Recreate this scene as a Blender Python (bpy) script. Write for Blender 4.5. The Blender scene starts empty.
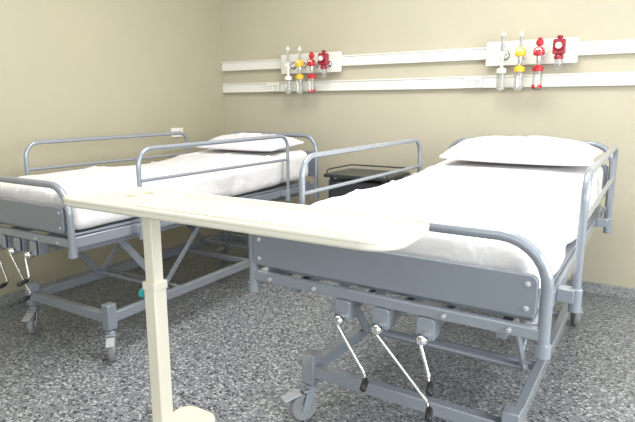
import bpy, bmesh, math, random
from mathutils import Vector, Matrix, noise
random.seed(3)
S = bpy.context.scene
H = 1.25

# ------------------------------------------------------------ materials
def mat(name, col, rough=0.5, metal=0.0, trans=0.0, bump=0.0, bscale=60, var=0.0, vscale=3, coat=0.0, bdist=.01):
    m = bpy.data.materials.new(name); m.use_nodes = True
    nt = m.node_tree; b = nt.nodes['Principled BSDF']
    b.inputs['Base Color'].default_value = (*col, 1)
    b.inputs['Roughness'].default_value = rough
    b.inputs['Metallic'].default_value = metal
    b.inputs['Transmission Weight'].default_value = trans
    b.inputs['Coat Weight'].default_value = coat
    tc = nt.nodes.new('ShaderNodeTexCoord')
    if var > 0:
        n = nt.nodes.new('ShaderNodeTexNoise'); n.inputs['Scale'].default_value = vscale
        n.inputs['Detail'].default_value = 4
        nt.links.new(tc.outputs['Object'], n.inputs['Vector'])
        r = nt.nodes.new('ShaderNodeValToRGB')
        r.color_ramp.elements[0].position = .3; r.color_ramp.elements[1].position = .7
        r.color_ramp.elements[0].color = (*[c*(1-var) for c in col], 1)
        r.color_ramp.elements[1].color = (*[min(1, c*(1+var)) for c in col], 1)
        nt.links.new(n.outputs['Fac'], r.inputs['Fac'])
        nt.links.new(r.outputs['Color'], b.inputs['Base Color'])
    if bump > 0:
        n2 = nt.nodes.new('ShaderNodeTexNoise'); n2.inputs['Scale'].default_value = bscale
        n2.inputs['Detail'].default_value = 3; n2.inputs['Distortion'].default_value = .6
        nt.links.new(tc.outputs['Object'], n2.inputs['Vector'])
        bp = nt.nodes.new('ShaderNodeBump'); bp.inputs['Strength'].default_value = bump
        bp.inputs['Distance'].default_value = bdist
        nt.links.new(n2.outputs['Fac'], bp.inputs['Height'])
        nt.links.new(bp.outputs['Normal'], b.inputs['Normal'])
    return m

def terrazzo(name, base, dark, light, scale=170, rough=.35):
    m = bpy.data.materials.new(name); m.use_nodes = True
    nt = m.node_tree; b = nt.nodes['Principled BSDF']
    tc = nt.nodes.new('ShaderNodeTexCoord')
    v = nt.nodes.new('ShaderNodeTexVoronoi'); v.inputs['Scale'].default_value = scale
    nt.links.new(tc.outputs['Object'], v.inputs['Vector'])
    r = nt.nodes.new('ShaderNodeValToRGB'); cr = r.color_ramp; cr.interpolation = 'CONSTANT'
    cr.elements[0].position = 0; cr.elements[0].color = (*dark, 1)
    cr.elements[1].position = .20; cr.elements[1].color = (*base, 1)
    e = cr.elements.new(.55); e.color = (*[c*1.2 for c in base], 1)
    e = cr.elements.new(.86); e.color = (*light, 1)
    sx = nt.nodes.new('ShaderNodeSeparateColor')
    nt.links.new(v.outputs['Color'], sx.inputs['Color'])
    nt.links.new(sx.outputs['Red'], r.inputs['Fac'])
    n = nt.nodes.new('ShaderNodeTexNoise'); n.inputs['Scale'].default_value = 2.0; n.inputs['Detail'].default_value = 5
    nt.links.new(tc.outputs['Object'], n.inputs['Vector'])
    mx = nt.nodes.new('ShaderNodeMix'); mx.data_type = 'RGBA'; mx.blend_type = 'MULTIPLY'
    mx.inputs[0].default_value = .2
    nt.links.new(r.outputs['Color'], mx.inputs[6]); nt.links.new(n.outputs['Fac'], mx.inputs[7])
    nt.links.new(mx.outputs[2], b.inputs['Base Color'])
    b.inputs['Roughness'].default_value = rough
    return m

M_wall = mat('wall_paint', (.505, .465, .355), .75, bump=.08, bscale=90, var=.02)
M_wallShade = mat('wall_paint_left_shaded', (.425, .392, .285), .5, bump=.08, bscale=90, var=.02)  # same wall paint, with the left wall's shade put into a darker colour
M_ceil = mat('ceiling_paint', (.8, .79, .74), .8, var=.01)
M_floor = terrazzo('speckled_vinyl', (.235, .25, .265), (.07, .08, .09), (.56, .57, .58), 115, .28)
M_base = terrazzo('baseboard_vinyl', (.30, .31, .31), (.16, .17, .18), (.5, .5, .5), 160, .5)
M_frame = mat('bed_frame_paint', (.275, .305, .35), .22, .2, var=.02, coat=.5)
M_panel = mat('bed_panel_paint', (.215, .24, .28), .3, .1, var=.02, coat=.3)
M_sheet = mat('white_sheet', (.77, .75, .75), .85, bump=.6, bscale=6, var=.01, bdist=.03)
M_pillow = mat('pillow_cotton', (.72, .70, .74), .85, bump=.6, bscale=8, var=.01, bdist=.03)
M_cream = mat('cream_laminate', (.70, .672, .58), .26, var=.01, coat=.3)
M_creamd = mat('cream_groove', (.52, .47, .36), .45, var=.01)
M_post = mat('cream_paint', (.76, .72, .61), .35, var=.01)
M_chrome = mat('chrome', (.75, .75, .76), .18, 1.0, var=.02)
M_black = mat('black_rubber', (.02, .02, .022), .45, var=.1)
M_grey = mat('grey_rubber', (.25, .26, .27), .55, var=.05)
M_wheel = mat('castor_hub_plastic', (.42, .44, .46), .4, var=.04)
M_teal = mat('teal_knob', (.02, .38, .42), .35, var=.04)
M_dark = mat('dark_laminate', (.035, .04, .045), .3, var=.1)
M_darkm = mat('dark_metal', (.05, .055, .065), .4, var=.1)
M_white = mat('white_plastic', (.84, .82, .76), .35, var=.01)
M_rail = mat('rail_aluminium_paint', (.80, .79, .74), .4, var=.01)
M_yel = mat('yellow_plastic', (.85, .50, .03), .35, var=.03)
M_red = mat('red_plastic', (.50, .02, .03), .3, var=.05)
M_dred = mat('dark_red_plastic', (.30, .015, .03), .3, var=.05)
M_green = mat('green_plastic', (.05, .25, .1), .35, var=.05)
M_glass = mat('clear_jar', (.66, .67, .65), .08, 0, .85, var=.01)
M_slot = mat('socket_slot', (.05, .05, .05), .6, var=.1)

# ------------------------------------------------------------ geometry
def g_box(c, s, rot=None):
    c = Vector(c); hx, hy, hz = [k/2 for k in s]
    vs = [Vector((x, y, z)) for x in (-hx, hx) for y in (-hy, hy) for z in (-hz, hz)]
    if rot is not None: vs = [rot @ v for v in vs]
    vs = [v + c for v in vs]
    return vs, [(0,1,3,2),(4,6,7,5),(0,4,5,1),(2,3,7,6),(0,2,6,4),(1,5,7,3)]

def g_beam(p0, p1, w, h):
    p0 = Vector(p0); p1 = Vector(p1); d = (p1-p0); L = d.length; d.normalize()
    up = Vector((0, 0, 1)) if abs(d.z) < .95 else Vector((0, 1, 0))
    x = d.cross(up).normalized(); z = x.cross(d).normalized()
    R = Matrix((x, d, z)).transposed()
    return g_box((p0+p1)/2, (w, L, h), R)

def sweep(pts, r, seg=12, closed=False, prof=None):
    pts = [Vector(p) for p in pts]; n = len(pts)
    tang = []
    for i in range(n):
        if closed: t = pts[(i+1) % n]-pts[i-1]
        else: t = pts[min(i+1, n-1)]-pts[max(i-1, 0)]
        tang.append(t.normalized())
    t0 = tang[0]
    a = Vector((0, 0, 1)) if abs(t0.z) < .9 else Vector((1, 0, 0))
    u = t0.cross(a).normalized()
    vs = []; fs = []
    for i in range(n):
        t = tang[i]
        u = (u - t*u.dot(t)).normalized(); w = t.cross(u)
        for k in range(seg):
            an = 2*math.pi*k/seg
            rr = r[i] if isinstance(r, (list, tuple)) else r
            vs.append(pts[i]+u*math.cos(an)*rr+w*math.sin(an)*rr)
    m = n if closed else n-1
    for i in range(m):
        j = (i+1) % n
        for k in range(seg):
            k2 = (k+1) % seg
            fs.append((i*seg+k, i*seg+k2, j*seg+k2, j*seg+k))
    if not closed:
        fs.append(tuple(reversed(range(seg)))); fs.append(tuple((n-1)*seg+k for k in range(seg)))
    return vs, fs

def fillet(pts, R, seg=7):
    pts = [Vector(p) for p in pts]; out = []; n = len(pts)
    for i in range(n):
        if i in (0, n-1): out.append(pts[i]); continue
        p = pts[i]; a = pts[i-1]-p; b = pts[i+1]-p
        la, lb = a.length, b.length; a.normalize(); b.normalize()
        ang = a.angle(b)
        if ang > 3.1: out.append(p); continue
        d = min(R/math.tan(ang/2), la*.49, lb*.49); rr = d*math.tan(ang/2)
        c = p+(a+b).normalized()*(rr/math.sin(ang/2))
        s = (p+a*d-c).normalized(); e = (p+b*d-c).normalized()
        th = s.angle(e)
        for k in range(seg+1):
            f = k/seg
            v = (s*math.sin((1-f)*th)+e*math.sin(f*th))/math.sin(th)
            out.append(c+v*rr)
    return out

def g_tube(pts, r, R=.08, seg=12): return sweep(fillet(pts, R), r, seg)
def g_cyl(p0, p1, r, seg=20, r2=None):
    return sweep([p0, p1], [r, r if r2 is None else r2], seg)
def g_lathe(c, prof, seg=20, axis='z'):
    vs = []; fs = []; c = Vector(c)
    for (r, z) in prof:
        for k in range(seg):
            a = 2*math.pi*k/seg
            if axis == 'z': v = Vector((r*math.cos(a), r*math.sin(a), z))
            elif axis == 'x': v = Vector((z, r*math.cos(a), r*math.sin(a)))
            else: v = Vector((r*math.sin(a), z, r*math.cos(a)))
            vs.append(c+v)
    for i in range(len(prof)-1):
        for k in range(seg):
            k2 = (k+1) % seg
            fs.append((i*seg+k, i*seg+k2, (i+1)*seg+k2, (i+1)*seg+k))
    fs.append(tuple(reversed(range(seg)))); fs.append(tuple((len(prof)-1)*seg+k for k in range(seg)))
    return vs, fs

def g_rrect(x0, x1, a0, a1, R, d0, d1, plane='xy', seg=8):
    o = []
    for cx, cy, st in ((x1-R, a1-R, 0), (x0+R, a1-R, 90), (x0+R, a0+R, 180), (x1-R, a0+R, 270)):
        for k in range(seg+1):
            t = math.radians(st+90*k/seg); o.append((cx+R*math.cos(t), cy+R*math.sin(t)))
    f = (lambda x, a, d: Vector((x, a, d))) if plane == 'xy' else (lambda x, a, d: Vector((x, d, a)))
    n = len(o)
    vs = [f(x, a, d0) for x, a in o]+[f(x, a, d1) for x, a in o]
    fs = [tuple(range(n)), tuple(reversed(range(n, 2*n)))]
    fs += [(i, n+i, n+(i+1) % n, (i+1) % n) for i in range(n)]
    return vs, fs

def g_rbox(c, s, R, n=(30, 50, 8), fn=None):
    c = Vector(c); h = Vector(s)/2; idx = {}; vs = []; fs = []
    nx, ny, nz = n
    def vid(i, j, k):
        key = (i, j, k)
        if key not in idx:
            p = Vector(((-1+2*i/nx)*h.x, (-1+2*j/ny)*h.y, (-1+2*k/nz)*h.z))
            q = Vector([max(-(h[a]-R), min(h[a]-R, p[a])) for a in range(3)])
            d = p-q
            if d.length > 1e-9:
                d = Vector(d)/R
                l = d.length; m = max(abs(d.x), abs(d.y), abs(d.z))
                d = d*(m/l)*R if l > 0 else d
                p = q+d
            if fn: p = fn(p)
            idx[key] = len(vs); vs.append(p+c)
        return idx[key]
    for i in range(nx):
        for j in range(ny):
            fs.append((vid(i,j,0), vid(i,j+1,0), vid(i+1,j+1,0), vid(i+1,j,0)))
            fs.append((vid(i,j,nz), vid(i+1,j,nz), vid(i+1,j+1,nz), vid(i,j+1,nz)))
    for i in range(nx):
        for k in range(nz):
            fs.append((vid(i,0,k), vid(i+1,0,k), vid(i+1,0,k+1), vid(i,0,k+1)))
            fs.append((vid(i,ny,k), vid(i,ny,k+1), vid(i+1,ny,k+1), vid(i+1,ny,k)))
    for j in range(ny):
        for k in range(nz):
            fs.append((vid(0,j,k), vid(0,j,k+1), vid(0,j+1,k+1), vid(0,j+1,k)))
            fs.append((vid(nx,j,k), vid(nx,j+1,k), vid(nx,j+1,k+1), vid(nx,j,k+1)))
    return vs, fs

def part(name, parent, m, geoms, bevel=0.0, angle=40):
    vs = []; fs = []
    for g in geoms:
        o = len(vs); vs += g[0]; fs += [tuple(i+o for i in f) for f in g[1]]
    me = bpy.data.meshes.new(name); me.from_pydata([tuple(v) for v in vs], [], fs)
    bm = bmesh.new(); bm.from_mesh(me); bmesh.ops.recalc_face_normals(bm, faces=bm.faces); bm.to_mesh(me); bm.free()
    for p in me.polygons: p.use_smooth = True
    me.set_sharp_from_angle(angle=math.radians(angle))
    me.materials.append(m)
    ob = bpy.data.objects.new(name, me); S.collection.objects.link(ob)
    if parent: ob.parent = parent
    if bevel > 0:
        b = ob.modifiers.new('bevel', 'BEVEL'); b.width = bevel; b.segments = 2; b.limit_method = 'ANGLE'; b.angle_limit = math.radians(50)
    return ob

def empty(name, loc=(0, 0, 0), rz=0):
    e = bpy.data.objects.new(name, None); S.collection.objects.link(e); e.location = loc
    e.rotation_euler = (0, 0, rz); e.empty_display_size = .1
    return e

# ------------------------------------------------------------ room
XL, XR, YB, YF, ZC = -3.37, 2.2, 3.95, -1.8, 2.9
T = .12
part('floor', None, M_floor, [g_box(((XL+XR)/2, (YB+YF)/2, -.05), (XR-XL+2*T, YB-YF+2*T, .1))])
part('ceiling', None, M_ceil, [g_box(((XL+XR)/2, (YB+YF)/2, ZC+.05), (XR-XL+2*T, YB-YF+2*T, .1))])
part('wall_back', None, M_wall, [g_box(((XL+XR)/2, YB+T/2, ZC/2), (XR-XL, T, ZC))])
part('wall_left', None, M_wallShade, [g_box((XL-T/2, (YB+YF)/2, ZC/2), (T, YB-YF+2*T, ZC))])
def wall_with_hole(name, axis, pos, a0, a1, h0, h1, z0, z1, m):
    gs = []
    def bx(u0, u1, w0, w1):
        if axis == 'x': return g_box((pos, (u0+u1)/2, (w0+w1)/2), (T, u1-u0, w1-w0))
        return g_box(((u0+u1)/2, pos, (w0+w1)/2), (u1-u0, T, w1-w0))
    gs = [bx(a0, h0, 0, ZC), bx(h1, a1, 0, ZC), bx(h0, h1, 0, z0), bx(h0, h1, z1, ZC)]
    part(name, None, m, gs)
    w = empty('window_1' if axis == 'x' else 'window_2')
    fr = []; t = .05
    for (u0, u1, w0, w1) in ((h0, h1, z0, z0+t), (h0, h1, z1-t, z1), (h0, h0+t, z0, z1), (h1-t, h1, z0, z1), ((h0+h1)/2-t/2, (h0+h1)/2+t/2, z0, z1)):
        fr.append(bx(u0, u1, w0, w1))
    part('window_frame', w, M_white, fr)
wall_with_hole('wall_right', 'x', XR+T/2, YF-T, YB+T, -.6, 2.6, .8, 2.5, M_wall)
wall_with_hole('wall_front', 'y', YF-T/2, XL, XR, -2.4, 1.6, .8, 2.5, M_wall)
part('baseboard_back', None, M_base, [g_box(((XL+XR)/2, YB-.006, .04), (XR-XL, .012, .08))], .003)
part('baseboard_left', None, M_base, [g_box((XL+.006, (YB+YF)/2, .04), (.012, YB-YF-.03, .08))], .003)

# ------------------------------------------------------------ castor
def castor(parent, x, y, ztop, tag, ang=0.5, brake=True):
    r = .06
    R = Matrix.Rotation(ang, 3, 'Z'); P = Vector((x, y, 0))
    def tf(g, off=Vector((0, -.035, 0))):
        return [R @ (v+off)+P for v in g[0]], g[1]
    tyre = g_lathe((0, 0, r), [(.040, -.014), (.052, -.016), (.058, -.011), (.06, -.004), (.06, .004), (.058, .011), (.052, .016), (.040, .014)], 28, 'x')
    hub = g_lathe((0, 0, r), [(.006, -.018), (.016, -.018), (.018, -.012), (.041, -.010), (.041, .010), (.018, .012), (.016, .018), (.006, .018)], 24, 'x')
    part('castor_tyre_'+tag, parent, M_grey, [tf(tyre)])
    part('castor_hub_'+tag, parent, M_wheel, [tf(hub)])
    fk = [tf(g_beam((sx*.022, 0, r-.01), (sx*.022, .025, 2*r+.012), .005, .036)) for sx in (-1, 1)]
    fk.append(tf(g_box((0, .022, 2*r+.014), (.052, .06, .010))))
    fk.append(tf(g_lathe((0, .035, 2*r+.018), [(.024, 0), (.026, .006), (.018, .014), (.012, .016)], 20)))
    part('castor_fork_'+tag, parent, M_frame, fk, .002)
    part('castor_stem_'+tag, parent, M_chrome, [g_cyl((x, y, 2*r+.02), (x, y, ztop), .012)])
    if brake:
        part('castor_brake_'+tag, parent, M_wheel, [tf(g_box((0, -.055, 2*r+.0), (.042, .075, .010), Matrix.Rotation(.2, 3, 'X')))], .002)

# ------------------------------------------------------------ bed
def lift(y):
    t = max(0, min(1, (y-1.15)/.8)); return .055*t*t*(3-2*t)

def ridge(v):
    return (1-abs(noise.noise(v))*2.2)

def make_bed(loc, rz, seed, castang, sx, bx0, bx1):
    B = empty('hospital_bed', loc, rz)
    B.scale = (sx, 1, 1)
    r = .0165
    part('foot_end_tube', B, M_frame, [g_tube([(.015, 0, .595), (.015, 0, .912), (.985, 0, .912), (.985, 0, .595)], r, .13)])
    part('head_end_tube', B, M_frame, [g_tube([(.015, 2.12, .56), (.015, 2.12, 1.04), (.985, 2.12, 1.04), (.985, 2.12, .56)], r, .12)])
    part('foot_panel', B, M_panel, [g_rrect(.035, .965, .700, .818, .022, -.024, -.004, 'xz'),
                                     ], .003)
    part('head_panel', B, M_panel, [g_rrect(.035, .965, .72, .92, .022, 2.13, 2.145, 'xz')], .003)
    riv = [g_lathe((xx, -.026, zz), [(.008, .004), (.008, 0), (.003, -.003)], 12, 'y') for xx in (.06, .94) for zz in (.725, .793)]
    riv += [g_lathe((xx, -.015, .652), [(.007, .006), (.007, -.008), (.003, -.010)], 12, 'y') for xx in (.10, .28, .72, .90)]
    part('foot_rivets', B, M_wheel, riv)
    part('foot_crossbar', B, M_frame, [g_box((.5, 0, .652), (.955, .026, .034)), g_box((.5, 2.12, .652), (.955, .026, .034))], .004)
    part('post_caps', B, M_frame, [g_cyl((xx, yy, zz), (xx, yy, zz+.035), .021) for xx in (.015, .985) for yy, zz in ((0, .59), (2.12, .555))])
    deck = [g_box((xx, 1.06, .648), (.03, 2.10, .05)) for xx in (.05, .95)]
    deck += [g_box((.5, yy, .655), (.88, .05, .02)) for yy in (.12, .4, .7, 1.0, 1.3, 1.6, 1.9)]
    part('deck_frame', B, M_frame, deck, .003)
    part('deck_plate', B, M_panel, [g_box((.5, 1.06, .682), (.90, 2.06, .010))], .002)
    off = Vector((seed*7.3, seed*3.1, 0))
    cz = .782; sz = Vector((.90, 2.04, .176))
    def fn(p):
        q = Vector(p)
        yl = p.y+1.06
        top = max(0, (p.z+.06)/.148)
        nn = noise.noise(Vector((p.x*2.2, p.y*1.6, 0))+off)*.012*top
        c1 = max(0, ridge(Vector((p.x*1.6+p.y*.5, p.y*2.6, 1.3))+off)-.72)/.28
        c2 = max(0, ridge(Vector((p.x*4.0, p.y*.9, 5.3))+off)-.80)/.20
        nn += (c1*c1*.011+c2*c2*.009)*top
        q.z += nn+lift(yl)*(.35+.65*top)+.0
        if top > .3: q.z += .006*(1-(p.x/.45)**2)
        if abs(p.x) > .40:
            sgn = 1 if p.x > 0 else -1
            low = max(0, .06-p.z)/.13
            q.x += sgn*(.012*math.sin(p.y*9+seed)+.014*noise.noise(Vector((p.y*8, p.z*4, seed))))*low
        if p.y < -.98:
            low = max(0, .05-p.z)/.13
            q.y += .006*math.sin(p.x*14+seed)*low
        return q
    part('mattress_with_sheet', B, M_sheet, [g_rbox((.5, 1.06, cz), sz, .045, (70, 150, 10), fn)], angle=80)
    for tag, xx, sg in (('left', -.018, -1), ('right', 1.018, 1)):
        y0, y1 = .37, 1.68
        gs = [g_tube([(xx, y0, .62), (xx, y0, 1.050), (xx, y1, 1.06), (xx, y1, .62)], .0125, .085),
              g_cyl((xx, y0, .895), (xx, y1, .895), .009)]
        part('side_rail_'+tag, B, M_frame, gs)
        br = [g_box((xx-sg*.028, yy, .655), (.05, .05, .045)) for yy in (y0, y1)]
        br += [g_cyl((xx, yy, .60), (xx, yy, .68), .019) for yy in (y0, y1)]
        part('side_rail_brackets_'+tag, B, M_frame, br, .003)
    x0, x1, ya, yb, zb = bx0, bx1, .21, 1.86, .215
    base = [g_beam((xx, ya, zb), (xx, yb, zb), .035, .05) for xx in (x0, x1)]
    base += [g_beam((x0, yy, zb), (x1, yy, zb), .04, .05) for yy in (ya, yb)]
    base += [g_box((xx, yy, zb+.01), (.055, .055, .13)) for xx in (x0, x1) for yy in (ya, yb)]
    base += [g_beam((x0, yy, zb), (x1, yy, zb), .03, .03) for yy in (.72, 1.36)]
    part('base_frame', B, M_frame, base, .004)
    i = 0
    for xx in (x0, x1):
        for yy in (ya, yb):
            castor(B, xx, yy, zb-.03, str(i+1), castang[i]); i += 1
    arms = []
    for xx in (x0+.045, x1-.045):
        arms += [g_beam((xx, .62, .245), (xx, .24+.08, .61), .012, .04), g_beam((xx, 1.56, .245), (xx, 1.20, .61), .012, .04)]
        arms += [g_beam((xx+.014*(1 if xx < .5 else -1), .98, .60), (xx+.014*(1 if xx < .5 else -1), .62, .245), .010, .03)]
    part('lift_arms', B, M_frame, arms, .002)
    cr = [g_cyl((x0+.03, yy, zz), (x1-.03, yy, zz), .014) for yy, zz in ((.62, .245), (1.56, .245), (.32, .61), (1.20, .61), (.98, .60))]
    cr += [g_beam((.5, .1, .56), (.5, 1.2, .50), .03, .03), g_beam((.36, .1, .57), (.36, .95, .54), .022, .022), g_beam((.66, .1, .57), (.66, 1.6, .56), .022, .022)]
    part('lift_shafts', B, M_frame, cr)
    lower = [g_beam((xx, .06, .605), (xx, 2.06, .605), .03, .035) for xx in (x0+.02, x1-.02)]
    part('sub_frame', B, M_frame, lower, .003)
    gb = []; rods = []; grips = []; kn = []
    for (cx, dx, dz) in ((.385, .110, -.145), (.52, .180, -.175), (.665, .035, -.095)):
        gb.append(g_box((cx, .03, .595), (.050, .05, .070)))
        gb.append(g_rrect(cx-.028, cx+.028, .56, .632, .012, -.012, -.004, 'xz'))
        kn.append(g_lathe((cx, -.035, .570), [(.014, .03), (.017, .012), (.020, 0), (.016, -.012), (.009, -.018)], 16, 'y'))
        rods.append(g_tube([(cx, 0, .570), (cx, -.050, .567), (cx+dx, -.060, .565+dz), (cx+dx+.012, -.08, .56+dz-.004)], .006, .02, 10))
        grips.append(sweep([(cx+dx+.010, -.074, .558+dz), (cx+dx+.013, -.082, .556+dz), (cx+dx+.026, -.125, .554+dz), (cx+dx+.028, -.130, .554+dz)], [.007, .0105, .0105, .006], 14))
    part('crank_gearboxes', B, M_frame, gb, .003)
    part('crank_hubs', B, M_chrome, kn)
    part('crank_rods', B, M_chrome, rods)
    part('crank_grips', B, M_black, grips)
    return B

make_bed((-1.172, 1.485, 0), math.radians(-1.5), 1, (-.5, .2, -.4, .3), 1.025, .125, .885)
make_bed((-3.02, 1.415, 0), 0, 4, (.7, .2, .9, .3), .915, .20, .915)

# pillows
def make_pillow(loc, size, seed, rz):
    h = Vector(size)/2
    def fn(p):
        u, v = p.x/h.x, p.y/h.y
        w = p.z/h.z
        f = max(0, (1-abs(u)**3.2))**.55*max(0, (1-abs(v)**2.6))**.6
        z = w*h.z*(.10+.90*f)
        if w < 0: z = w*h.z*(.05+.30*f)
        n1 = noise.noise(Vector((u*2.5+seed, v*2.2, w)))*.018*f
        cr = max(0, ridge(Vector((u*2.6+seed, v*1.8+u, 4.2)))-.6)/.4*.012*f
        cr2 = abs(noise.noise(Vector((u*5+seed, v*8, 4.2))))*.016*(abs(u)**2)
        x = p.x*(1-.05*(1-abs(v)**2)*abs(u)**4); y = p.y*(1-.04*(1-abs(u)**2)*abs(v)**4)
        return Vector((x, y, z+(n1-cr-cr2 if w > -.2 else 0)))
    ob = part('pillow', None, M_pillow, [g_rbox((0, 0, 0), size, .004, (60, 40, 6), fn)], angle=80)
    ob.location = loc; ob.rotation_euler = (.08, 0, rz)
    s = ob.modifiers.new('s', 'SUBSURF'); s.levels = 1; s.render_levels = 1
make_pillow((-1.145+.49+.075, 1.46+1.84, .980), (.83, .44, .21), 1.0, -.04)
make_pillow((-3.02+.50, 1.43+1.80, .975), (.71, .42, .16), 6.0, .0)

# ------------------------------------------------------------ overbed table
TB = empty('overbed_table', (0, 0, 0))
zt = .963
def table_top():
    x0, x1, y0, y1 = -1.64, -.425, 1.035, 1.335
    part('table_top', TB, M_cream, [g_rrect(x0, x1, y0, y1, .09, zt-.028, zt-.006, 'xy', 12)], .007)
    def loop(inset, R, z):
        o = []
        for cx, cy, st in ((x1-R-inset, y1-R-inset, 0), (x0+R+inset, y1-R-inset, 90), (x0+R+inset, y0+R+inset, 180), (x1-R-inset, y0+R+inset, 270)):
            for k in range(11):
                t = math.radians(st+9*k); o.append(Vector((cx+R*math.cos(t), cy+R*math.sin(t), z)))
        return o
    part('table_rim', TB, M_cream, [sweep(loop(.008, .082, zt-.007), .009, 12, True)])
    def loop2(a0, a1, b0, b1, R, z):
        o = []
        for cx, cy, st in ((a1-R, b1-R, 0), (a0+R, b1-R, 90), (a0+R, b0+R, 180), (a1-R, b0+R, 270)):
            for k in range(9):
                t = math.radians(st+90*k/8); o.append(Vector((cx+R*math.cos(t), cy+R*math.sin(t), z)))
        return o
    part('table_inset_ridge', TB, M_creamd, [sweep(loop2(x0+.34, x1-.08, y0+.045, y1-.045, .03, zt-.007), .0035, 8, True)])
    part('cup_recess_ring', TB, M_creamd, [sweep([Vector((x0+.20+.042*math.cos(a*math.pi/16), y1-.10+.042*math.sin(a*math.pi/16), zt-.006)) for a in range(32)], .004, 8, True),
                                          sweep([Vector((x0+.20+.025*math.cos(a*math.pi/16), y1-.10+.025*math.sin(a*math.pi/16), zt-.006)) for a in range(32)], .0025, 8, True)])
table_top()
px, py = -1.405, 1.24
part('post_inner', TB, M_post, [g_box((px, py, (.62+zt-.03)/2), (.044, .044, zt-.03-.60))], .004)
part('post_outer', TB, M_post, [g_box((px, py, .345), (.054, .056, .60))], .005)
part('post_collar', TB, M_post, [g_box((px, py, .640), (.060, .062, .03))], .003)
part('under_bracket', TB, M_post, [g_box((px+.05, py, zt-.038), (.26, .12, .022)), g_box((px+.3, py, zt-.036), (.5, .03, .016))], .003)
part('height_knob', TB, M_teal, [g_lathe((px-.027, py-.005, .60), [(.006, 0), (.006, -.012), (.013, -.014), (.018, -.02), (.017, -.036), (.008, -.040)], 10, 'x')])
part('base_foot', TB, M_post, [g_rrect(px-.095, px+.095, 1.03, 1.452, .06, .012, .050), g_rrect(px-.03, px+.62, 1.20, 1.28, .03, .012, .045)], .008)
part('base_gliders', TB, M_black, [g_cyl((px+dx, dy, 0), (px+dx, dy, .014), .02) for dx, dy in ((-.06, 1.08), (.06, 1.08), (-.06, 1.40), (.06, 1.40), (.58, 1.24))])

# ------------------------------------------------------------ bedside cabinet
C = empty('bedside_cabinet', (-1.72, 3.62, 0))
part('cabinet_body', C, M_darkm, [g_box((0, 0, .41), (.46, .38, .62))], .004)
part('cabinet_top', C, M_dark, [g_rrect(-.26, .26, -.22, .22, .02, .745, .77)], .004)
part('cabinet_top_rail', C, M_darkm, [g_tube([(-.24, -.19, .765), (-.24, -.19, .80), (-.24, .2, .80), (.24, .2, .80), (.24, -.19, .80), (.24, -.19, .765)], .006, .02, 8)])
part('cabinet_drawer', C, M_dark, [g_box((0, -.197, .64), (.43, .014, .13)), g_box((0, -.197, .33), (.43, .014, .44))], .003)
part('cabinet_handles', C, M_chrome, [g_tube([(-.05, -.2, .64), (-.05, -.225, .64), (.05, -.225, .64), (.05, -.2, .64)], .005, .01, 8), g_tube([(.14, -.2, .38), (.14, -.225, .38), (.14, -.225, .48), (.14, -.2, .48)], .005, .01, 8)])
part('cabinet_legs', C, M_darkm, [g_box((sx*.21, sy*.17, .42), (.025, .025, .66)) for sx in (-1, 1) for sy in (-1, 1)]+[g_cyl((sx*.21, sy*.17, 0), (sx*.21, sy*.17, .10), .014) for sx in (-1, 1) for sy in (-1, 1)], .002)

# ------------------------------------------------------------ wall rails
def rail(z):
    R = empty('medical_wall_rail', (0, YB, z))
    x0, x1 = XL+.002, XR-.002
    gs = [g_box(((x0+x1)/2, -.016, 0), (x1-x0, .032, .082)),
          g_box(((x0+x1)/2, -.020, .036), (x1-x0, .040, .012)), g_box(((x0+x1)/2, -.020, -.036), (x1-x0, .040, .012))]
    part('rail_profile', R, M_rail, gs, .003)
    return R
rail(1.625)
R2 = rail(1.43)
def socket(parent, x, y, z, two=True, axis='y'):
    part('socket_plate', parent, M_white, [g_rrect(x-.065, x+.065, z-.038, z+.038, .006, y-.012, y, 'xz')], .002)
    sl = []
    for ox in ((-.03, .03) if two else (0,)):
        for a, dx in ((.4, -.011), (-.4, .011)):
            sl.append(g_box((x+ox+dx, y-.0125, z+.006), (.004, .003, .014), Matrix.Rotation(a, 3, 'Y')))
        sl.append(g_box((x+ox, y-.0125, z-.016), (.004, .003, .012)))
    part('socket_slots', parent, M_slot, sl)
socket(R2, -1.04, -.040, 0)
socket(R2, -2.78, -.040, 0)

WO = empty('wall_outlet', (XL, 3.31, 1.045), math.radians(90))
socket(WO, 0, 0, 0)

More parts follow.
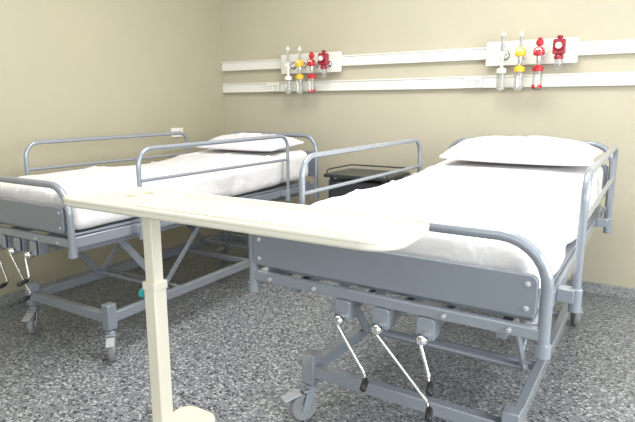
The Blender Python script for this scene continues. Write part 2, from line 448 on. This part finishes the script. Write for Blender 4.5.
# gas panels + flowmeters
def gas_panel(x0):
    G = empty('gas_outlet_panel', (x0, YB-.042, 1.61))
    part('panel_plate', G, M_rail, [g_rrect(0, .58, -.075, .085, .012, -.024, 0, 'xz')], .004)
    pr = [g_lathe((dx, -.024, -.01), [(.026, 0), (.026, -.012), (.018, -.014), (.018, -.026)], 20, 'y') for dx in (.13, .245, .36, .48)]
    part('panel_outlets', G, M_chrome, pr)
    part('panel_label_rings', G, M_green, [g_lathe((dx, -.024, -.01), [(.032, 0), (.032, -.003)], 20, 'y') for dx in (.13,)])
    y = YB-.042-.100
    def connect(E): 
        return g_cyl((0, 0, -.01), (0, .049, -.01), .010, 14)
    def base(name, dx):
        E = empty(name, (x0+dx, y, 1.605)); return E
    J = -.035
    E = base('oxygen_flowmeter', .13)
    part('inlet', E, M_chrome, [connect(E), g_lathe((0, 0, -.01), [(.016, -.02), (.018, 0), (.016, .02)], 16, 'z')])
    part('flow_tube', E, M_glass, [g_lathe((0, -.012, .01), [(.013, 0), (.013, .105)], 16)])
    part('flow_core', E, M_white, [g_lathe((0, -.012, .01), [(.005, 0), (.0045, .1)], 12), g_lathe((0, -.012, .113), [(.015, 0), (.015, .014), (.008, .022), (.006, .03)], 16), g_lathe((0, -.012, -.055), [(.008, 0), (.012, .03), (.015, .043), (.015, .069)], 16)])
    part('flow_knob', E, M_white, [g_lathe((0, -.02, -.01), [(.012, 0), (.014, -.006), (.014, -.022), (.009, -.026)], 12, 'y')])
    part('humidifier_cap', E, M_white, [g_lathe((0, -.008, -.09+J), [(.030, 0), (.032, .02), (.026, .03), (.010, .036), (.008, .07)], 20)])
    part('humidifier_jar', E, M_glass, [g_lathe((0, -.008, -.205+J), [(.022, 0), (.027, .006), (.029, .03), (.029, .116)], 20)])
    for nm, dx, mm, up in (('air_flowmeter', .245, M_yel, True), ('vacuum_regulator', .36, M_red, False)):
        E = base(nm, dx)
        part('inlet', E, M_chrome, [connect(E), g_lathe((0, -.01, -.080), [(.010, 0), (.014, .01), (.014, .085)], 16)])
        part('regulator_body', E, mm, [g_lathe((0, -.01, -.01), [(.020, -.012), (.034, -.008), (.036, .006), (.034, .022), (.022, .028)], 20, 'z'),
                                        g_lathe((0, -.012, .005), [(.030, .01), (.032, -.01), (.030, -.022), (.020, -.026)], 20, 'y')])
        part('gauge_face', E, M_white, [g_lathe((0, -.038, .005), [(.020, .002), (.020, -.002)], 20, 'y')])
        if up:
            part('flow_tube', E, M_glass, [g_lathe((0, -.01, .02), [(.011, 0), (.011, .09)], 16)])
            part('flow_cap', E, M_white, [g_lathe((0, -.01, .105), [(.013, 0), (.013, .012), (.006, .02), (.005, .035)], 16), g_lathe((0, -.01, .02), [(.004, 0), (.004, .09)], 10)])
        else:
            part('control_knob', E, mm, [g_lathe((0, -.01, .02), [(.012, 0), (.010, .02), (.022, .026), (.024, .046), (.018, .054), (.010, .07)], 16)])
            part('side_hose_barb', E, M_white, [g_tube([(.02, -.01, 0), (.045, -.01, 0), (.045, -.01, .03)], .006, .015, 8)])
        part('jar_cap', E, mm, [g_lathe((0, -.008, -.085+J), [(.034, 0), (.036, .022), (.028, .032), (.012, .038), (.010, .05)], 20)])
        part('jar', E, M_glass, [g_lathe((0, -.008, -.205+J), [(.024, 0), (.029, .006), (.031, .03), (.031, .12)], 20)])
        part('jar_scale', E, M_white, [g_box((0, -.0405, -.15+J), (.014, .001, .07))])
        if not up:
            part('jar_band', E, mm, [g_lathe((0, -.008, -.19+J), [(.0325, 0), (.0325, .018)], 20)])
    E = base('suction_regulator', .48)
    part('inlet', E, M_chrome, [connect(E)])
    part('regulator_body', E, M_dred, [g_rrect(-.036, .036, -.02, .072, .010, -.05, 0, 'xz'), g_lathe((0, -.05, .03), [(.028, .0), (.030, -.012), (.024, -.02)], 20, 'y')], .003)
    part('gauge_face', E, M_white, [g_lathe((0, -.071, .03), [(.019, .002), (.019, -.001)], 20, 'y')])
    part('knob', E, M_dred, [g_lathe((0, -.02, .07), [(.010, 0), (.010, .006), (.018, .010), (.018, .022), (.010, .026)], 16)])
    part('trap_cap', E, M_dred, [g_lathe((0, -.02, -.05), [(.026, 0), (.028, .012), (.020, .03)], 20)])
    part('trap_jar', E, M_glass, [g_lathe((0, -.02, -.115), [(.018, 0), (.022, .005), (.024, .02), (.024, .066)], 20)])
gas_panel(-.955)
gas_panel(-2.68)

# ------------------------------------------------------------ lights
w = bpy.data.worlds.new('World'); S.world = w; w.use_nodes = True
w.node_tree.nodes['Background'].inputs['Color'].default_value = (.85, .93, 1, 1)
w.node_tree.nodes['Background'].inputs['Strength'].default_value = 1.0
def area(name, loc, rot, sx, sy, e, col):
    l = bpy.data.lights.new(name, 'AREA'); l.shape = 'RECTANGLE'; l.size = sx; l.size_y = sy; l.energy = e; l.color = col
    o = bpy.data.objects.new(name, l); S.collection.objects.link(o); o.location = loc; o.rotation_euler = rot; return o
area('window_daylight_right', (XR-.01, 1.0, 1.65), (0, math.radians(90), 0), 1.6, 3.1, 150, (.95, .98, 1))
area('window_daylight_front', (-.4, YF+.01, 1.65), (math.radians(90), 0, 0), 3.9, 1.6, 36, (.95, .98, 1))
area('ceiling_fill_added', (-1.0, 2.0, ZC-.03), (0, 0, 0), 2.0, 1.2, 78, (1, .985, .965))  # added overhead fill, no fixture seen; gives the shadows under the beds

# ------------------------------------------------------------ camera
cd = bpy.data.cameras.new('camera'); cam = bpy.data.objects.new('camera', cd); S.collection.objects.link(cam)
cam.location = (0, 0, H); cam.rotation_euler = (math.radians(90-10.98), 0, math.radians(30.8))
cd.sensor_width = 36; cd.lens = 531/635*36; cd.clip_start = .02
S.camera = cam
S.view_settings.view_transform = 'Standard'
S.view_settings.exposure = 0.0
